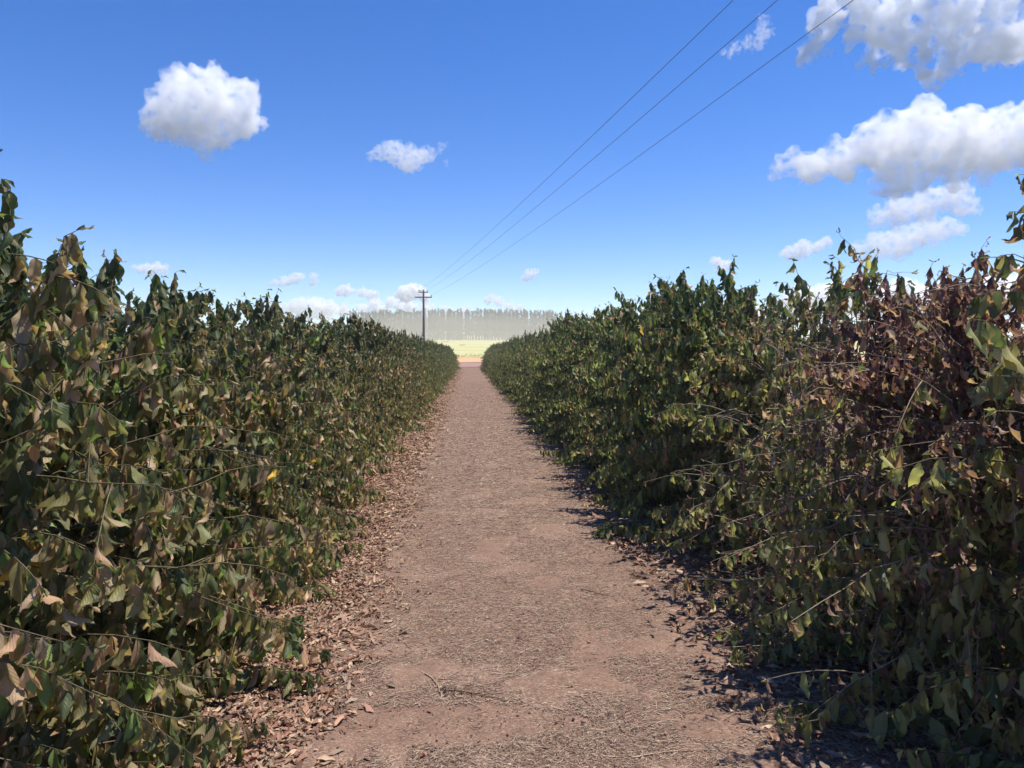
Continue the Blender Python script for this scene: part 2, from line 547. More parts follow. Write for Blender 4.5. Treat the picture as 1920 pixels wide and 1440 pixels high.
def field_material():
    m, nt, p = new_mat('dry_field')
    g = N(nt)
    tc = g.n('ShaderNodeTexCoord')
    nz = g.noise(tc.outputs['Object'], 0.35, 6, 0.65)
    b = g.noise(tc.outputs['Object'], 0.02, 3, 0.5)
    c = g.mix(g.ramp(nz, [(0.4, 0.0), (0.62, 1.0)]), (0.47, 0.43, 0.17), (0.35, 0.37, 0.13))
    c = g.mix(g.math('MULTIPLY', g.ramp(b, [(0.45, 0.0), (0.6, 1.0)]), 0.5), c, (0.56, 0.50, 0.22))
    g.l(c, p.inputs['Base Color'])
    p.inputs['Roughness'].default_value = 0.95
    return m


M_FIELD = field_material()


def uniq(*a): return np.unique(np.concatenate(a))


YS_NEAR = np.arange(1.0, 9.0, 0.06)
ysg = uniq(np.linspace(-1500, -10, 8), np.linspace(-8, 1, 8), np.arange(1, 12, 0.25), np.linspace(12, 77, 30), PROF[:, 0][(PROF[:, 0] > 0) & (PROF[:, 0] < 1500)], np.linspace(80, 760, 60), [1500.0])
# ground: one sheet
xs = uniq(np.linspace(-1500, -12, 8), np.linspace(-8, 8, 33), np.linspace(12, 1500, 8))
gx, gy = np.meshgrid(xs, ysg)
GV = np.stack([gx, gy, ground_z(gy) - 0.03 + 0.0 * gx], -1).reshape(-1, 3)
k = len(xs)
i, j = np.meshgrid(np.arange(len(ysg) - 1), np.arange(k - 1), indexing='ij')
GQ = np.stack([i * k + j, i * k + j + 1, (i + 1) * k + j + 1, (i + 1) * k + j], -1).reshape(-1, 4)
tag(link('ground', make_mesh('ground', GV, GQ, M_GROUND)), kind='structure')

EX = np.array([mn.noise(Vector((0.0, y * 0.35, 3.0))) for y in np.arange(0, 120, 1.0)])


def path_edge(Y):
    w = np.interp(Y, np.arange(0, 120, 1.0), EX) * 0.12
    return -1.75 + w, 1.75 + w


strip('path', 0, 0, 0, 0, 60, 0, M_PATH, dz=0.0, edge=path_edge, bump=0.012, ys=uniq(np.linspace(-8, 1.0, 6), YS_NEAR, np.linspace(9, 80, 120)))
strip('dirt_track', -60, 60, 82, 111, 20, 12, M_TRACK, dz=0.0)
strip('dirt_road', -400, 400, 113, 147, 400, 14, M_ROAD, dz=0.008, wav=4.0)
strip('field', -400, 400, 148, 700, 400, 60, M_FIELD, dz=0.016, wav=6.0, seed=2)

# ------------------------------------------------------------------ coffee bushes
LX, RX = -2.15, 2.28
HI_L = [gen_bush(11 + s, H=h, Rad=1.2, stems=2, pal='dusty', keep=0.95, size=(0.105, 0.17), skirt=12) for s, h in enumerate((1.92, 1.82, 1.96))]
TALL_L = gen_bush(31, H=2.25, Rad=1.0, stems=1, pal='dusty', keep=1.0, dz=0.045, size=(0.10, 0.165), skirt=14)
HI_R = [gen_bush(41 + s, H=h, Rad=1.12, stems=2, pal=p, keep=kk) for s, (h, p, kk) in enumerate(((2.05, 'green', 0.95), (2.1, 'green', 0.9), (2.0, 'olive', 0.85)))]
SPARSE_R = [gen_bush(51 + 7 * s, H=2.02 - 0.05 * s, Rad=1.08, stems=3, pal='olive', keep=0.7, dz=0.1, low_bare=0.72, tipped=0.66, twig=M_TWIGL) for s in range(2)]
DEAD_R = [gen_bush(152 + s, H=1.84 - 0.04 * s, Rad=1.1, stems=4, pal=('dead', 'olive'), keep=1.0, low_bare=0.38, dz=0.055, size=(0.075, 0.135), twig=M_TWIGL) for s in range(2)]
NEAR_R = gen_bush(53, H=2.15, Rad=0.95, stems=2, pal='olive', keep=0.7, size=(0.105, 0.165), low_bare=0.2, dz=0.085)
SMALL_R = gen_bush(57, H=1.15, Rad=1.05, stems=3, pal='olive', keep=0.8, size=(0.11, 0.17), dz=0.1)
MID_L = [gen_bush(61 + s, H=2.0, Rad=1.15, pal='dusty', lod='mid', keep=0.95) for s in range(3)]
MID_R = [gen_bush(71 + s, H=2.12, Rad=1.12, pal='green', lod='mid', keep=0.95) for s in range(3)]
LOW = [gen_bush(81 + s, H=2.03, Rad=1.1, pal='green', lod='low', keep=1.0, size=(0.12, 0.17)) for s in range(4)]


def place_bush(meshes, x, y, rz, label, group, s=1.0, sz=None):
    o = empty('coffee_bush', (x, y, float(ground_z(y)) - 0.01), rz)
    o.scale = (s, s, s if sz is None else sz)
    tag(o, label, 'coffee bush', group)
    for n, me in zip(('trunk', 'branches', 'foliage'), meshes):
        link(n, me, o)
    return o


rr = random.Random(3)
GL, GR = 'coffee bushes in the row on the left of the path', 'coffee bushes in the row on the right of the path'
LAB_L = [
    'coffee bush at the lower left corner, its big drooping leaves nearest the camera',
    'tall coffee bush at the left border whose dark shoots rise highest of the left row',
    'coffee bush just beyond the tallest left one, with large dusty tan leaves',
    'coffee bush third beyond the camera corner on the left, with curled shoots against the sky',
    'left coffee bush directly under the little cloud that touches the bush tops',
    'left coffee bush just right of the little cloud at the bush tops',
    'left coffee bush second to the right of the little cloud at the bush tops',
    'left coffee bush at the last dark hump before the row top falls towards the pole',
    'left coffee bush just beyond the last dark hump of the row top',
    'left coffee bush two beyond the last dark hump of the row top',
]
RIGHT_NEAR = [
    (SMALL_R, 2.25, 1.75, 0.4, 'low sparse coffee bush at the lower right corner with large olive leaves'),
    (NEAR_R, 2.35, 2.45, 2.0, 'tall thin coffee bush at the right border with big drooping leaves against the clouds'),
    (DEAD_R[0], 2.35, 3.05, 1.0, 'withered coffee bush with purple brown dead leaves next to the right border'),
    (DEAD_R[1], 2.3, 3.65, 4.0, 'withered brown coffee bush between the dead purple one and the bare twiggy one'),
    (SPARSE_R[0], 2.25, 4.35, 0.2, 'half bare coffee bush with twigs fanned out against the white clouds'),
    (SPARSE_R[1], 2.3, 5.05, 3.3, 'thin olive coffee bush just beyond the half bare twiggy one'),
]
LAB_R = [
    'first full green coffee bush beyond the half bare ones in the right row',
    'second full green coffee bush beyond the half bare ones in the right row',
    'third full green coffee bush beyond the half bare ones in the right row',
    'right coffee bush at the high shoulder where the row top starts falling towards the wood',
]
FAR_L = 'dark green coffee bush among the small distant ones of the left row'
FAR_R = 'dark green coffee bush among the small distant ones of the right row'
MIDL_L = 'olive brown coffee bush in the middle stretch of the left row'
MIDL_R = 'dense green coffee bush in the middle stretch of the right row'
y = 2.02
k = 0
while y < 76.5:
    s, sz = rr.uniform(0.95, 1.06), rr.uniform(0.93, 1.06)
    if y < 8: v, sz = HI_L[k % 3], rr.uniform(0.93, 1.03)
    elif y < 22: v = MID_L[k % 3]
    else: v = LOW[(k * 7 + k // 4) % 4]
    x = LX + rr.uniform(-0.1, 0.1)
    if 2.95 < y < 4.2: x += 0.14; s *= 1.06
    if 2.35 < y < 3.0: v, x, s, sz = TALL_L, -1.75, 1.0, 0.99
    lab = LAB_L[k] if k < len(LAB_L) else (MIDL_L if y < 20 else FAR_L)
    place_bush(v, x, y, rr.uniform(0, 6.28), lab, GL, s, sz)
    y += 0.70 + rr.uniform(-0.06, 0.06)
    k += 1
# right row: a few poor bushes beside the camera, then the sound ones
for v, x, y, rz, lab in RIGHT_NEAR:
    place_bush(v, x, y, rz, lab, GR)
y = 5.75
k = 0
while y < 75.5:
    if y < 8: v = HI_R[(k + 2) % 3]
    elif y < 22: v = MID_R[k % 3]
    else: v = LOW[(k * 5 + k // 3 + 1) % 4]
    s, sz = rr.uniform(0.95, 1.06), rr.uniform(0.96, 1.1)
    lab = LAB_R[k] if k < len(LAB_R) else (MIDL_R if y < 20 else FAR_R)
    place_bush(v, RX + rr.uniform(-0.1, 0.1), y, rr.uniform(0, 6.28), lab, GR, s, sz)
    y += 0.70 + rr.uniform(-0.06, 0.06)
    k += 1

# ------------------------------------------------------------------ litter on the ground
rng = np.random.default_rng(9)


LIT_COL = 1.25 * np.array([(0.28, 0.155, 0.11), (0.22, 0.115, 0.083), (0.34, 0.205, 0.145), (0.17, 0.095, 0.065), (0.42, 0.30, 0.2), (0.12, 0.07, 0.05), (0.25, 0.185, 0.135)])


def fallen(name, X, Y, lift, sz, lod, r):
    n = len(X)
    th = r.uniform(0, 6.28, n)
    ax = np.stack([np.cos(th), np.sin(th), r.normal(0, 0.1, n)], -1)
    nr = np.stack([r.normal(0, 0.2, n), r.normal(0, 0.2, n), np.where(r.random(n) < 0.5, 1.0, -1.0)], -1)
    P = np.stack([X, Y, ground_z(Y) + lift], -1)
    col = LIT_COL[r.integers(0, len(LIT_COL), n)] * r.uniform(0.75, 1.2, (n, 1))
    dry = r.random(n) < 0.5
    return P, ax, nr, r.uniform(sz[0], sz[1], n), col, dry


r = np.random.default_rng(21)
parts = []
# the drift of leaves along the left foot of the path, denser towards the bushes
def drift(n, y0, y1, pw, seed):
    q = np.random.default_rng(seed)
    a = 1 - pw
    Y = (y0 ** a + q.random(n) * (y1 ** a - y0 ** a)) ** (1 / a)
    e = -0.95 + 0.22 * np.interp(Y, np.arange(0, 120, 1.0), EX)
    X = e + 0.68 * q.beta(1.1, 2.4, n) - 0.42 * q.random(n)
    return X, Y


def fallen_object(name, sets, lod, seed):
    r = np.random.default_rng(seed)
    A = [fallen(name, X, Y, lift, sz, lod, r) for X, Y, lift, sz in sets]
    cat = [np.concatenate([a[k] for a in A]) for k in range(6)]
    me = leaves_mesh(name, *cat, lod, M_DRY, r)
    o = link(name, me)
    return tag(o, kind='stuff')


X1, Y1 = drift(19000, 1.6, 9, 1.01, 31)
lift1 = r.uniform(0.002, 0.03, len(X1)) * np.clip((-0.45 - X1) / 0.5, 0.15, 1)
X2 = r.uniform(-3.4, -1.1, 2500); Y2 = r.uniform(1.2, 9, 2500)
X3 = 1.12 + 2.4 * r.random(8500) ** 0.8; Y3 = r.uniform(1.6, 9, 8500)
X5 = r.uniform(-0.6, 1.2, 70); Y5 = r.uniform(1.8, 9, 70)
o = fallen_object('fallen_leaves', [(X1, Y1, lift1, (0.03, 0.085)), (X2, Y2, r.uniform(0.005, 0.04, len(X2)), (0.06, 0.12)), (X3, Y3, r.uniform(0.0, 0.035, len(X3)), (0.05, 0.115)), (X5, Y5, 0.004, (0.03, 0.07))], 'flat', 22)
tag(o, 'dry brown curled leaves drifted along the foot of the bushes near the camera', 'fallen leaves')
X1, Y1 = drift(6500, 9, 74, 1.3, 33)
X2 = r.uniform(-3.2, -1.1, 3500); Y2 = r.uniform(9, 70, 3500)
X3 = r.uniform(1.1, 3.2, 3500); Y3 = r.uniform(9, 70, 3500)
o = fallen_object('fallen_leaves', [(X1, Y1, r.uniform(0.004, 0.04, len(X1)), (0.07, 0.12)), (X2, Y2, 0.02, (0.08, 0.13)), (X3, Y3, 0.02, (0.08, 0.13))], 'flat', 23)
tag(o, 'dry brown leaves drifted along the farther stretch of the path', 'fallen leaves')

# chopped straw and twig bits over the path
def straw(name, n, seed):
    q = np.random.default_rng(seed)
    y0, y1, pw = 1.7, 40.0, 1.9
    a = 1 - pw
    Y = (y0 ** a + q.random(n) * (y1 ** a - y0 ** a)) ** (1 / a)
    X = np.where(q.random(n) < 0.6, q.uniform(-0.85, 1.9, n), q.normal(0.3, 0.6, n))
    # bare soil patches
    bare = np.zeros(n, bool)
    for cx, cy, rx, ry in ((-0.14, 3.02, 0.56, 0.17), (0.62, 3.7, 0.1, 0.3), (1.0, 2.95, 0.18, 0.12), (0.5, 4.9, 0.12, 0.15)):
        wob = 1 + 0.35 * np.sin(X * 9 + cy) * np.sin(Y * 11)
        bare |= (((X - cx) / rx) ** 2 + ((Y - cy) / ry) ** 2 < wob) & (q.random(n) < 0.9)
    keep = ~bare & (X > -1.5) & (X < 2.3)
    X, Y = X[keep], Y[keep]
    n = len(X)
    L = np.exp(q.normal(math.log(0.017), 0.65, n)) * np.clip(Y / 5, 1, 1.8)
    L = np.minimum(L, 0.16)
    rad = q.uniform(0.0006, 0.0018, n) * np.clip(Y / 5, 1, 3)
    th = q.uniform(0, 6.28, n)
    T = np.stack([np.cos(th), np.sin(th), q.normal(0, 0.09, n)], -1)
    A = np.stack([-np.sin(th), np.cos(th), np.zeros(n)], -1)
    P0 = np.stack([X, Y, ground_z(Y) + 0.002 + rad], -1)
    bend = q.normal(0, 0.12, n) * L
    V = np.zeros((n, 9, 3))
    for s, f in enumerate((-0.5, 0.0, 0.5)):
        c = P0 + T * (L * f)[:, None] + A * (bend * (1 - 4 * f * f))[:, None]
        w = rad * (1.0 if s == 1 else 0.7)
        V[:, s * 3 + 0] = c - A * w[:, None]
        V[:, s * 3 + 1] = c + A * w[:, None]
        V[:, s * 3 + 2] = c + np.array([0, 0, 1.0]) * (w * 1.7)[:, None]
    q0 = np.array([(0, 1, 4, 3), (1, 2, 5, 4), (2, 0, 3, 5), (3, 4, 7, 6), (4, 5, 8, 7), (5, 3, 6, 8)])
    Q = (q0[None] + (np.arange(n) * 9)[:, None, None]).reshape(-1, 4)
    cols = np.array([(0.45, 0.34, 0.245), (0.355, 0.255, 0.185), (0.24, 0.155, 0.11), (0.12, 0.073, 0.052), (0.50, 0.395, 0.27)])
    C = cols[q.choice(5, n, p=(0.17, 0.32, 0.31, 0.14, 0.06))] * q.uniform(0.8, 1.15, (n, 1))
    me = make_mesh(name, V.reshape(-1, 3), Q, M_STRAW, None, np.repeat(C, 9, 0), smooth=False)
    return tag(link(name, me), 'chopped pale straw and twig bits scattered over the brown path', 'straw', kind='stuff')


M_STRAW, nt, p = new_mat('straw')
g = N(nt)
at_ = g.n('ShaderNodeAttribute', attribute_name='Col')
g.l(at_.outputs['Color'], p.inputs['Base Color'])
p.inputs['Roughness'].default_value = 0.8
straw('straw', 150000, 77)


# clods and small stones
def pebbles(n, seed):
    q = np.random.default_rng(seed)
    import bmesh
    bm = bmesh.new(); bmesh.ops.create_icosphere(bm, subdivisions=1, radius=1.0)
    bv = np.array([v.co[:] for v in bm.verts]); bf = np.array([[v.index for v in f.verts] for f in bm.faces]); bm.free()
    Y = (1.7 ** -0.8 + q.random(n) * (25 ** -0.8 - 1.7 ** -0.8)) ** (-1 / 0.8)
    X = q.uniform(-0.9, 2.0, n)
    sz = np.minimum(np.exp(q.normal(math.log(0.0045), 0.5, n)), 0.01) * np.clip(Y / 6, 1, 1.6)
    sc = sz[:, None] * q.uniform(0.6, 1.3, (n, 3)) * np.array([1, 1, 0.7])
    V = bv[None] * sc[:, None] * (1 + q.normal(0, 0.13, (n, len(bv), 1)))
    P = np.stack([X, Y, ground_z(Y) + sc[:, 2] * 0.45], -1)
    V = V + P[:, None]
    T = (bf[None] + (np.arange(n) * len(bv))[:, None, None]).reshape(-1, 3)
    C = np.array([(0.20, 0.12, 0.085), (0.14, 0.085, 0.06), (0.27, 0.18, 0.13), (0.42, 0.38, 0.33)])[q.choice(4, n, p=(0.4, 0.35, 0.22, 0.03))]
    me = make_mesh('pebbles', V.reshape(-1, 3), None, M_STRAW, None, np.repeat(C, len(bv), 0), smooth=False, tris=T)
    tag(link('pebbles', me), 'small clods and pebbles scattered over the brown path', 'pebbles', kind='stuff')


pebbles(2600, 91)

# ------------------------------------------------------------------ twigs lying on the path
def twig(label, pts, r0, r1, mat, leaves=0, forks=0, seed=1):
    q = np.random.default_rng(seed)
    t = Tubes(6)
    W_ = [on_ground(*p_) for p_ in pts]
    P = np.array([(x, y, float(ground_z(y)) + 0.006 + r0) for x, y in W_])
    f = np.linspace(0, 1, len(P))
    ff = np.linspace(0, 1, 14)
    C = np.stack([np.interp(ff, f, P[:, i]) for i in range(3)], -1)
    for _ in range(2): C[1:-1] = (C[:-2] + C[2:]) / 2 * 0.5 + C[1:-1] * 0.5
    C += np.concatenate([np.zeros((1, 3)), q.normal(0, 0.0025, (13, 3))])
    C -= 0
    c0 = C[0].copy()
    root = empty('dry_twig', c0)
    tag(root, label, 'twig')
    C = C - c0
    t.add(C, np.linspace(r0, r1, 14))
    for k in range(forks):
        i0 = q.integers(3, 11)
        d = norm(C[min(i0 + 2, 13)] - C[i0 - 1] + q.normal(0, 0.04, 3))
        l = q.uniform(0.04, 0.1)
        s = np.linspace(0, 1, 5)[:, None]
        B = C[i0] + d * s * l + np.array([0, 0, 0.012]) * np.sin(s * 2.5)
        t.add(B, np.linspace(r1 * 1.3, r1 * 0.6, 5))
    link('stem', t.mesh('stem', mat), root)
    if leaves:
        pos = C[q.integers(0, 5, leaves)] + q.normal(0, 0.018, (leaves, 3)) + np.array([0, 0, 0.012])
        ax = norm(q.normal(0, 0.6, (leaves, 3)) * np.array([1, 1, 0.35]) + np.array([-0.7, 0, 0]))
        me = leaves_mesh('withered_leaves', pos, ax, q.normal(0, 0.5, (leaves, 3)) + np.array([0, 0, 0.8]), q.uniform(0.05, 0.085, leaves), np.array([(0.10, 0.075, 0.06)]) * q.uniform(0.7, 1.8, (leaves, 1)), np.ones(leaves, bool), 'hi', M_DRY, q)
        link('withered_leaves', me, root)
    return root


M_TWIGP = bark_material('pale_twig', (0.30, 0.2, 0.14), (0.5, 0.37, 0.25), 50)
M_TWIGD = bark_material('dark_twig', (0.12, 0.075, 0.055), (0.22, 0.14, 0.1), 50)
twig('dark broken twig with a withered leaf tuft lying in the middle of the path', [(835, 1298), (870, 1300), (905, 1306), (950, 1318)], 0.004, 0.0015, M_TWIGD, 9, 3, 1)
twig('pale curved bare twig just left of the dark leafy twig', [(791, 1263), (812, 1275), (824, 1292), (828, 1312)], 0.003, 0.002, M_TWIGP, 0, 0, 2)
twig('long pale bare twig on the bottom edge of the path, nearest the right bushes', [(1185, 1424), (1225, 1416), (1275, 1411), (1338, 1409)], 0.003, 0.0015, M_TWIGP, 0, 1, 3)
twig('thin pale hooked twig between the dark leafy twig and the bare soil strip', [(920, 1267), (955, 1266), (972, 1258), (974, 1232)], 0.0025, 0.0014, M_TWIGP, 0, 0, 4)
twig('straight dark twig lying near the shade of the right bushes', [(1090, 1107), (1120, 1114), (1152, 1122)], 0.004, 0.002, M_TWIGD, 0, 1, 5)
twig('thin pale slanting twig beside the leaf drift at the left path edge', [(665, 1262), (690, 1252), (718, 1240)], 0.0025, 0.0015, M_TWIGP, 0, 0, 6)

# ------------------------------------------------------------------ power pole and wires
M_POLE, nt, p = new_mat('weathered_concrete')
g = N(nt)
tc = g.n('ShaderNodeTexCoord')
nz = g.noise(tc.outputs['Object'], 3.0, 6, 0.65)
g.l(g.ramp(nz, [(0.35, (0.10, 0.098, 0.092)), (0.65, (0.17, 0.165, 0.15))]), p.inputs['Base Color'])
p.inputs['Roughness'].default_value = 0.9
M_ARM = bark_material('dark_timber', (0.05, 0.045, 0.04), (0.09, 0.08, 0.07), 8)
M_INS, nt, p = new_mat('brown_porcelain')
p.inputs['Base Color'].default_value = (0.09, 0.07, 0.06, 1)
p.inputs['Roughness'].default_value = 0.3
M_WIRE, nt, p = new_mat('aluminium_cable')
p.inputs['Base Color'].default_value = (0.06, 0.065, 0.075, 1)
p.inputs['Roughness'].default_value = 0.6

PY = 90.0
top = at(794, 543, PY)
gz = float(ground_z(PY))
pole = empty('power_pole', (top[0], PY, gz))
tag(pole, 'grey utility pole with two crossarms rising behind the left bushes', 'utility pole')
ph = top[2] - gz
t = Tubes(12)
t.add([(0, 0, -0.3), (0, 0, ph * 0.35), (0, 0, ph * 0.7), (0, 0, ph), (0, 0, ph + 0.01)], [0.175, 0.155, 0.13, 0.11, 0.02])
link('pole', t.mesh('pole', M_POLE), pole)
arm_rz = 0.0
v, q = box_arrays((-0.02, -0.19, at(794, 548, PY)[2] - gz), (1.15, 0.10, 0.12))
link('crossarm', make_mesh('crossarm', v, q, M_ARM, smooth=False), pole)
v, q = box_arrays((0.0, -0.20, at(794, 557.5, PY)[2] - gz), (2.05, 0.11, 0.13))
low_arm = link('crossarm', make_mesh('crossarm', v, q, M_ARM, smooth=False), pole)
zu, zl = at(794, 548, PY)[2] - gz, at(794, 557.5, PY)[2] - gz
for sx in (-1, 1):
    t = Tubes(5)
    t.add([(sx * 0.45, -0.21, zl - 0.07), (sx * 0.1, -0.17, zl - 0.42)], 0.022)
    link('brace', t.mesh('brace', M_ARM), pole)


def insulator(x, z):
    t = Tubes(8)
    zz = [0, 0.05, 0.051, 0.09, 0.12, 0.13, 0.16, 0.2, 0.21]
    rr_ = [0.015, 0.015, 0.06, 0.065, 0.04, 0.055, 0.05, 0.03, 0.005]
    t.add([(x, -0.2, z + a) for a in zz], rr_)
    link('insulator', t.mesh('insulator', M_INS), pole)
    return np.array([top[0] + x, PY - 0.2, gz + z + 0.2])


A1 = insulator(-0.5, zu + 0.06)
A0 = insulator(0.0 - 0.28, zu + 0.06)
A2 = insulator(0.46, zu + 0.06)
A3 = insulator(0.95, zl + 0.065)


def wire(label, a, b, sag, r=0.0065, n=60):
    t = Tubes(5)
    f = np.linspace(0, 1, n)
    P = a + (b - a) * f[:, None] - np.array([0, 0, 1.0]) * (4 * sag * f * (1 - f))[:, None]
    o = link('power_line', t_mesh(t, P - a, r))
    o.location = a
    return tag(o, label, 'power line', 'overhead power lines')


def t_mesh(t, P, r):
    t.add(P, r)
    return t.mesh('power_line', M_WIRE)


def overhead(px, zrel):
    d = ray(px, 0)
    Yd = zrel / d[2]
    return np.array([d[0] * Yd, Yd, CAM_Z + zrel])


for A, px, lab in ((A1, 1375, 'left one of the three overhead power lines, meeting the top of the sky first'), (A2, 1458, 'middle one of the three overhead power lines, crossing the small wispy cloud'), (A3, 1600, 'right one of the three overhead power lines, crossing the ragged top cloud')):
    B = overhead(px, 6.1)
    f_end = 1.35
    B = B + np.array([0, 0, 4 * 0.75 * (1 / f_end) * (1 - 1 / f_end)])
    wire(lab, A, A + (B - A) * f_end, 0.75)
Bl = at(600, 571, 150)
wire('faint thin power line running left from the pole top towards the horizon', A0, A0 + (Bl - A0) * 1.6, 0.6, 0.006)

# ------------------------------------------------------------------ eucalyptus wood beyond the field
M_EUC = leaf_material('eucalyptus_leaf', 0.6, 0.2, 0.3)
M_ETR = bark_material('pale_trunk', (0.12, 0.11, 0.09), (0.24, 0.22, 0.18), 3)


def gen_euc(seed):
    q = np.random.default_rng(seed)
    H = 25.5
    t = Tubes(5)
    zz = np.linspace(0, H * 0.97, 8)
    S = np.stack([q.normal(0, 0.12, 8), q.normal(0, 0.12, 8), zz], -1); S[0, :2] = 0
    t.add(S, np.linspace(0.17, 0.03, 8))
    pos, ax, nr, sc = [], [], [], []
    nb = 34
    for k in range(nb):
        z = H * (0.30 + 0.68 * (k / nb) ** 0.9) + q.normal(0, 0.3)
        if k < 14 and q.random() < 0.25: continue
        a = q.uniform(0, 6.28)
        l = (2.3 - 1.75 * (z / H)) * q.uniform(0.6, 1.2)
        d = np.array([math.cos(a), math.sin(a), q.uniform(0.5, 1.0)])
        p0 = np.array([np.interp(z, S[:, 2], S[:, 0]), np.interp(z, S[:, 2], S[:, 1]), min(z, H * 0.96)])
        P = p0 + d * np.linspace(0, l, 4)[:, None]
        t.add(P, np.linspace(0.04, 0.012, 4))
        m = 16
        c = p0 + d * q.uniform(0.4, 1.0, (m, 1)) * l + q.normal(0, 0.24, (m, 3))
        pos.append(c); ax.append(q.normal(0, 0.6, (m, 3)) - np.array([0, 0, 0.8])); nr.append(q.normal(0, 1, (m, 3))); sc.append(q.uniform(0.6, 1.1, m))
    # coppice shoots and low growth round the foot
    m = 220
    c = np.stack([q.normal(0, 1.1, m), q.normal(0, 1.1, m), H * (0.03 + 0.72 * q.beta(1.0, 1.15, m))], -1)
    pos.append(c); ax.append(q.normal(0, 0.6, (m, 3)) - np.array([0, 0, 0.5])); nr.append(q.normal(0, 1, (m, 3))); sc.append(q.uniform(0.9, 1.7, m))
    pos, ax, nr, sc = [np.concatenate(a) for a in (pos, ax, nr, sc)]
    n = len(pos)
    col = np.array([(0.06, 0.08, 0.045), (0.085, 0.10, 0.058), (0.11, 0.115, 0.07)])[q.integers(0, 3, n)] * q.uniform(0.7, 1.3, (n, 1))
    return t.mesh('trunk', M_ETR), leaves_mesh('crown', pos, ax, nr, sc, col, np.zeros(n, bool), 'low', M_EUC, q)


EUC = [gen_euc(900 + s) for s in range(6)]
q = random.Random(8)
WY = 600.0
for row in range(4):
    for c in range(58):
        x = -96 + c * 3.0 + q.uniform(-1.1, 1.1)
        yy = WY + row * 4.0 + q.uniform(-0.6, 0.6)
        if c < 4 and row == 0 and q.random() < 0.2: continue
        o = empty('eucalyptus_tree', (x, yy, float(ground_z(yy)) - 0.1), q.uniform(0, 6.28))
        hs = (1.0 - 0.07 * abs((x + 5) / 85) ** 2) * q.uniform(0.91, 1.06)
        o.scale = (1.0, 1.0, hs)
        tag(o, 'tall slender hazy eucalyptus in the plantation block across the far field', 'tree', 'eucalyptus trees across the far field')
        tr, cr = EUC[q.randrange(6)]
        link('trunk', tr, o)
        link('crown', cr, o)

# dry grass and low scrub along the edge between road and field
qg = np.random.default_rng(61)
n = 1500
gx_ = qg.uniform(-45, 45, n); gy_ = 149 + qg.normal(0, 5, n) + 3 * np.sin(gx_ * 0.35)
gp = np.stack([gx_, gy_, ground_z(gy_)], -1)
ga = np.stack([qg.normal(0, 0.5, n), qg.normal(0, 0.5, n), np.ones(n)], -1)
gc = np.array([(0.55, 0.48, 0.2), (0.45, 0.45, 0.17), (0.6, 0.48, 0.24), (0.38, 0.4, 0.15)])[qg.integers(0, 4, n)] * qg.uniform(0.7, 1.2, (n, 1))
o = link('grass', leaves_mesh('grass', gp, ga, qg.normal(0, 1, (n, 3)), qg.uniform(0.2, 0.55, n), gc, np.zeros(n, bool), 'low', M_EUC, qg))
tag(o, 'yellow green grass fringe where the orange road meets the field', 'grass', kind='stuff')

# pale posts at the foot of the wood
M_POST, nt, p = new_mat('whitewashed_post')
p.inputs['Base Color'].default_value = (0.72, 0.69, 0.62, 1)
p.inputs['Roughness'].default_value = 0.9
for px, h, lab in ((810, 7.0, 'tall thin pale pole at the foot of the far wood, right of the utility pole'),):
    b = at(px, 637.5, 560)
    o = empty('pale_pole', (b[0], 560, float(ground_z(560))))
    tag(o, lab, 'pole')
    t = Tubes(8); t.add([(0, 0, -0.2), (0, 0, h * 0.5), (0, 0, h), (0, 0, h + 0.02)], [0.16, 0.14, 0.11, 0.02])
    link('shaft', t.mesh('shaft', M_POST), o)
    t = Tubes(6); t.add([(-0.25, 0, h - 0.5), (0.25, 0, h - 0.5)], 0.05)
    link('crossbar', t.mesh('crossbar', M_POST), o)
for k, px in enumerate((876, 880, 884, 889, 895, 901, 906, 912, 919, 925, 931, 938)):
    b = at(px, 637.5, 588)
    t = Tubes(6)
    h = q.uniform(1.6, 4.2)
    t.add([(0, 0, -0.2), (q.uniform(-0.1, 0.1), 0, h * 0.5), (q.uniform(-0.3, 0.3), 0, h), (0, 0, h + 0.02)], [0.42, 0.4, 0.34, 0.05])
    o = link('fence_post', t.mesh('fence_post', M_POST))
    o.location = (b[0], 588, float(ground_z(588)))
    tag(o, 'whitish fence post standing at the foot of the far wood', 'post', 'whitish posts at the foot of the far wood')

# ------------------------------------------------------------------ clouds
def cloud_material(dens, scale, thr=0.42, alb=1.0):
    m = bpy.data.materials.new('cloud_vapour')
    m.use_nodes = True
    nt = m.node_tree
    nt.nodes.remove(nt.nodes['Principled BSDF'])
    g = N(nt)
    v = nt.nodes.new('ShaderNodeVolumePrincipled')
    v.inputs['Color'].default_value = (alb, alb, alb, 1)
    v.inputs['Anisotropy'].default_value = 0.0
    tc = g.n('ShaderNodeTexCoord')
    nz = g.noise(tc.outputs['Object'], scale, 5.0, 0.55)
    g.l(g.math('MULTIPLY', g.math('MULTIPLY', g.math('SUBTRACT', nz, thr), 6.0, clamp=True), dens * 1.5), v.inputs['Density'])
    nt.links.new(v.outputs[0], nt.nodes['Material Output'].inputs['Volume'])
    m.cycles.volume_step_rate = 0.3
    return m


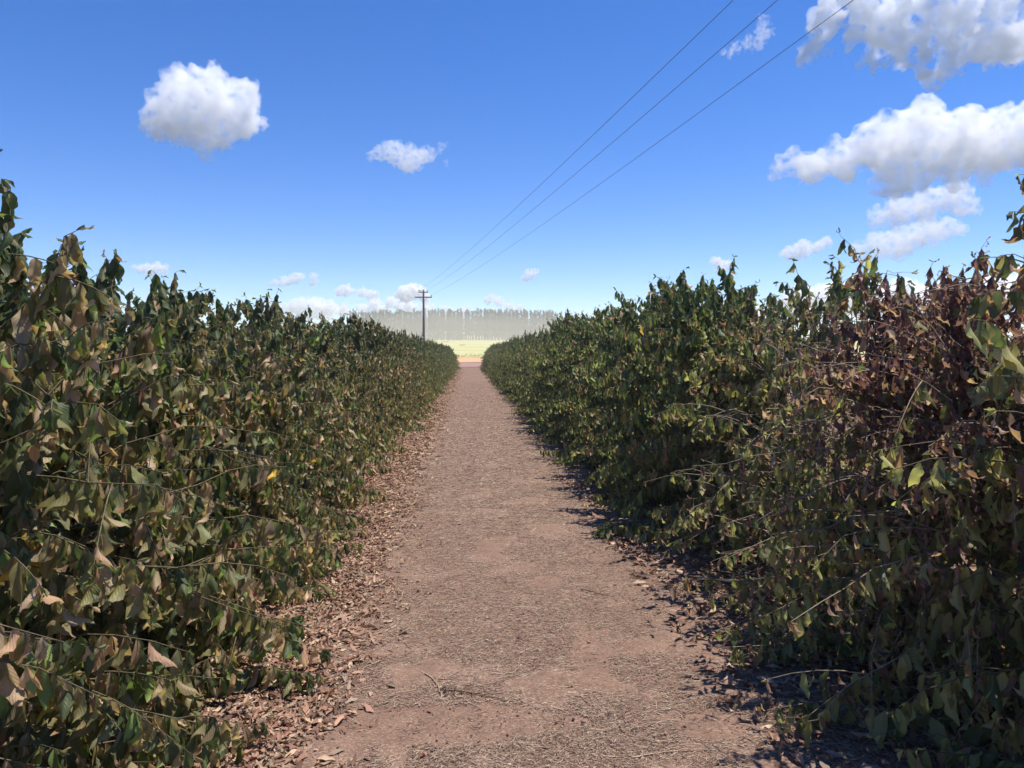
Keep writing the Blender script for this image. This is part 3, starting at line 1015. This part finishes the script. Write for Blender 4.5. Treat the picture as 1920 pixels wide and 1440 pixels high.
def cloud(label, blobs, D, rough=1.0, soft=1.0, seed=0, depth=1.0):
    """blobs: (px, py, radius px[, flatten]) in the photograph, D its distance in metres"""
    q = np.random.default_rng(seed + 100)
    pxm = D / F_PX
    cs = []
    for b in blobs:
        px, py, r = b[:3]
        d = ray(px, py)
        p = np.array([0, 0, CAM_Z]) + d * (D + q.normal(0, 0.35) * r * pxm * depth)
        cs.append((p, r * pxm, b[3] if len(b) > 3 else 0.85))
    c0 = np.mean([c[0] for c in cs], 0)
    import bmesh
    bm = bmesh.new()
    for p, r, fl in cs:
        mat = Matrix.Translation(Vector(p - c0)) @ Matrix.Diagonal((r, r * depth, r * fl, 1))
        bmesh.ops.create_icosphere(bm, subdivisions=3, radius=1.0, matrix=mat)
    me = bpy.data.meshes.new('cloud')
    bm.to_mesh(me)
    bm.free()
    o = bpy.data.objects.new('cloud', me)
    COL.objects.link(o)
    rmean = float(np.median([c[1] for c in cs]))
    rm = o.modifiers.new('remesh', 'REMESH')
    rm.mode = 'VOXEL'
    ext = max(np.ptp([c[0][i] for c in cs]) + 2 * max(c[1] for c in cs) for i in range(3))
    rm.voxel_size = max(ext / 150, rmean / 13)
    dg = bpy.context.evaluated_depsgraph_get()
    ev = o.evaluated_get(dg)
    me2 = bpy.data.meshes.new_from_object(ev)
    o.modifiers.clear()
    o.data = me2
    bpy.data.meshes.remove(me)
    n = len(me2.vertices)
    co = np.zeros(n * 3, np.float32); me2.vertices.foreach_get('co', co); co = co.reshape(-1, 3)
    no = np.zeros(n * 3, np.float32); me2.vertices.foreach_get('normal', no); no = no.reshape(-1, 3)
    s1 = 1.0 / (rmean * 1.1)
    off = Vector((seed * 7.1, seed * 3.3, seed * 1.7))
    disp = np.array([mn.turbulence(Vector(v) * s1 + off, 6, False, noise_basis='PERLIN_ORIGINAL', amplitude_scale=0.66, frequency_scale=2.1) for v in co])
    disp = (disp - disp.mean())
    co += no * (disp * rmean * 0.6 * rough + rmean * 0.06)[:, None]
    me2.vertices.foreach_set('co', co.ravel())
    me2.update()
    rm = o.modifiers.new('remesh', 'REMESH')
    rm.mode = 'VOXEL'
    rm.voxel_size = max(ext / 170, rmean / 15)
    me3 = bpy.data.meshes.new_from_object(o.evaluated_get(bpy.context.evaluated_depsgraph_get()))
    o.modifiers.clear()
    o.data = me3
    bpy.data.meshes.remove(me2)
    me2 = me3
    me2.name = 'cloud'
    me2.materials.clear()
    me2.materials.append(cloud_material(1.0 / (soft * 31.0 * pxm), 1.7 / rmean, 0.405 if rough <= 1.0 else 0.41))
    o.location = c0
    return tag(o, label, 'cloud')


cloud('large rounded white cloud alone above the left bushes', [(385, 190, 62), (330, 215, 55), (440, 195, 50), (405, 165, 34), (302, 232, 32), (462, 232, 34), (400, 250, 36), (350, 165, 28), (380, 262, 24)], 4200, seed=1)
cloud('small white cloud with a wispy right end between the large left cloud and the wires', [(738, 285, 25), (770, 298, 28), (710, 286, 15), (798, 292, 18), (762, 312, 14), (699, 294, 8), (830, 274, 8), (834, 302, 6), (818, 280, 7)], 4800, seed=2, soft=1.2)
cloud('big bright white cloud bank with a grey underside at the right border', [(1580, 305, 38), (1640, 275, 50), (1720, 250, 62), (1790, 262, 60), (1850, 250, 55), (1920, 240, 50), (1735, 205, 30), (1690, 295, 40), (1780, 305, 45), (1850, 300, 40), (1900, 290, 40), (1960, 250, 60), (1480, 310, 26), (1515, 322, 24), (1450, 318, 16), (1550, 312, 25), (1680, 345, 30), (1720, 345, 30)], 4200, seed=3)
cloud('ragged broken white cloud across the upper right corner', [(1560, 45, 45), (1620, 30, 50), (1690, 40, 55), (1700, 100, 45), (1760, 60, 60), (1840, 35, 55), (1900, 50, 55), (1790, 115, 35), (1730, 135, 25), (1650, 90, 35), (1545, 80, 26), (1870, 95, 30), (1940, 60, 50), (1600, 0, 50), (1700, -10, 60), (1800, -10, 60), (1900, -20, 60)], 3600, rough=1.6, soft=0.75, seed=4, depth=0.5)
cloud('long flat white cloud under the big bright bank', [(1650, 400, 22), (1690, 390, 28), (1740, 378, 30), (1785, 370, 32), (1810, 385, 24), (1680, 405, 20), (1735, 398, 22)], 6500, seed=5)
cloud('flat white cloud lowest of the stacked ones beside the big bank', [(1610, 465, 18), (1650, 455, 25), (1700, 445, 30), (1745, 435, 28), (1785, 432, 24), (1680, 470, 18), (1640, 475, 16)], 7500, seed=6)
cloud('small lumpy white cloud just above the sparse right bush', [(1480, 475, 16), (1505, 468, 18), (1530, 462, 14), (1552, 452, 10)], 8500, seed=7, soft=0.55)
cloud('small wispy cloud crossed by the middle power line', [(1380, 92, 14), (1405, 82, 16), (1428, 65, 18), (1436, 45, 14), (1362, 98, 8)], 4000, rough=1.5, soft=1.4, seed=8, depth=0.6)
cloud('tiny oval cloud alone right of the wires above the wood', [(992, 515, 11), (1001, 512, 9), (984, 520, 8)], 12000, seed=9, soft=0.38)
cloud('little white cloud touching the left bush tops', [(262, 504, 9), (280, 506, 12), (298, 503, 12), (308, 506, 8)], 11000, seed=10, soft=0.38)
cloud('small streaky cloud over the left bush slope', [(515, 531, 7), (535, 528, 11), (552, 523, 12), (563, 520, 8)], 12000, seed=11, soft=0.38)
cloud('tiny upright cloud beside the streaky one', [(588, 518, 8), (590, 528, 6), (584, 533, 6)], 12000, seed=12, soft=0.38)
cloud('small oval cloud second left of the round one at the pole', [(638, 547, 10), (650, 543, 11), (660, 546, 7)], 13000, seed=13, soft=0.3)
cloud('small oval cloud next left of the round one at the pole', [(680, 548, 9), (693, 551, 11), (705, 553, 7)], 13000, seed=14, soft=0.3)
cloud('round bright cloud standing behind the utility pole top', [(762, 548, 18), (775, 546, 16), (785, 552, 14), (755, 555, 14), (795, 556, 10)], 14000, seed=15, soft=0.3)
cloud('long low white cloud bank on the horizon left of the wood', [(545, 578, 14), (565, 572, 14), (590, 574, 16), (615, 577, 15), (640, 580, 14), (610, 590, 15), (570, 590, 14)], 16000, seed=16, soft=0.3)
cloud('long low white cloud bank on the horizon behind the utility pole', [(680, 578, 12), (705, 572, 13), (735, 568, 14), (765, 575, 14), (800, 578, 13), (835, 583, 12), (870, 585, 11), (720, 585, 14)], 16000, seed=17, soft=0.3)
cloud('low puffy cloud over the right half of the wood', [(922, 558, 9), (935, 565, 9), (955, 573, 9), (975, 577, 8), (915, 566, 8)], 15000, seed=18, soft=0.3)
cloud('small hazy cloud above the round left end of the right bushes', [(1345, 490, 11), (1360, 495, 12), (1352, 505, 9)], 11000, seed=19, soft=0.38)
cloud('broad low white cloud seen through the sparse right bush', [(1560, 560, 40), (1620, 555, 40), (1680, 560, 40), (1740, 570, 40), (1800, 575, 36), (1860, 560, 45), (1920, 545, 45), (1500, 570, 32)], 12000, seed=20, soft=0.4)

# ------------------------------------------------------------------ dusty air
def haze(density):
    v, q_ = box_arrays((0, 0, 0), (3300, 3300, 37.5))
    me = make_mesh('haze', v, q_, None, smooth=False)
    m = bpy.data.materials.new('dusty_air')
    m.use_nodes = True
    nt = m.node_tree
    nt.nodes.remove(nt.nodes['Principled BSDF'])
    pv = nt.nodes.new('ShaderNodeVolumePrincipled')
    pv.inputs['Color'].default_value = (0.96, 0.94, 0.88, 1)
    pv.inputs['Density'].default_value = density
    pv.inputs['Anisotropy'].default_value = 0.2
    nt.links.new(pv.outputs[0], nt.nodes['Material Output'].inputs['Volume'])
    me.materials.append(m)
    o = link('haze', me)
    o.location = (0, 0, 15.0)
    return tag(o, 'pale dusty air over the whole plantation', 'haze', kind='stuff')


haze(0.0008)

# the bank of dust hanging over the foot of the far wood
import bmesh
bm = bmesh.new()
bmesh.ops.create_uvsphere(bm, u_segments=48, v_segments=24, radius=1.0)
for v_ in bm.verts:
    k_ = 1 + 0.16 * mn.fractal(Vector(v_.co) * 2.3, 0.8, 2.0, 3)
    v_.co = Vector((v_.co.x * 135 * k_, v_.co.y * 75 * k_, v_.co.z * 20 * k_))
me = bpy.data.meshes.new('dust_cloud')
bm.to_mesh(me)
bm.free()
m = bpy.data.materials.new('drifting_dust')
m.use_nodes = True
m.node_tree.nodes.remove(m.node_tree.nodes['Principled BSDF'])
pv = m.node_tree.nodes.new('ShaderNodeVolumePrincipled')
pv.inputs['Color'].default_value = (0.95, 0.90, 0.80, 1)
pv.inputs['Density'].default_value = 0.0029
m.node_tree.links.new(pv.outputs[0], m.node_tree.nodes['Material Output'].inputs['Volume'])
me.materials.append(m)
o = link('dust_cloud', me)
o.location = (-12, 545, float(ground_z(545)))
tag(o, 'pale beige dust bank hanging over the foot of the far wood', 'dust', kind='stuff')
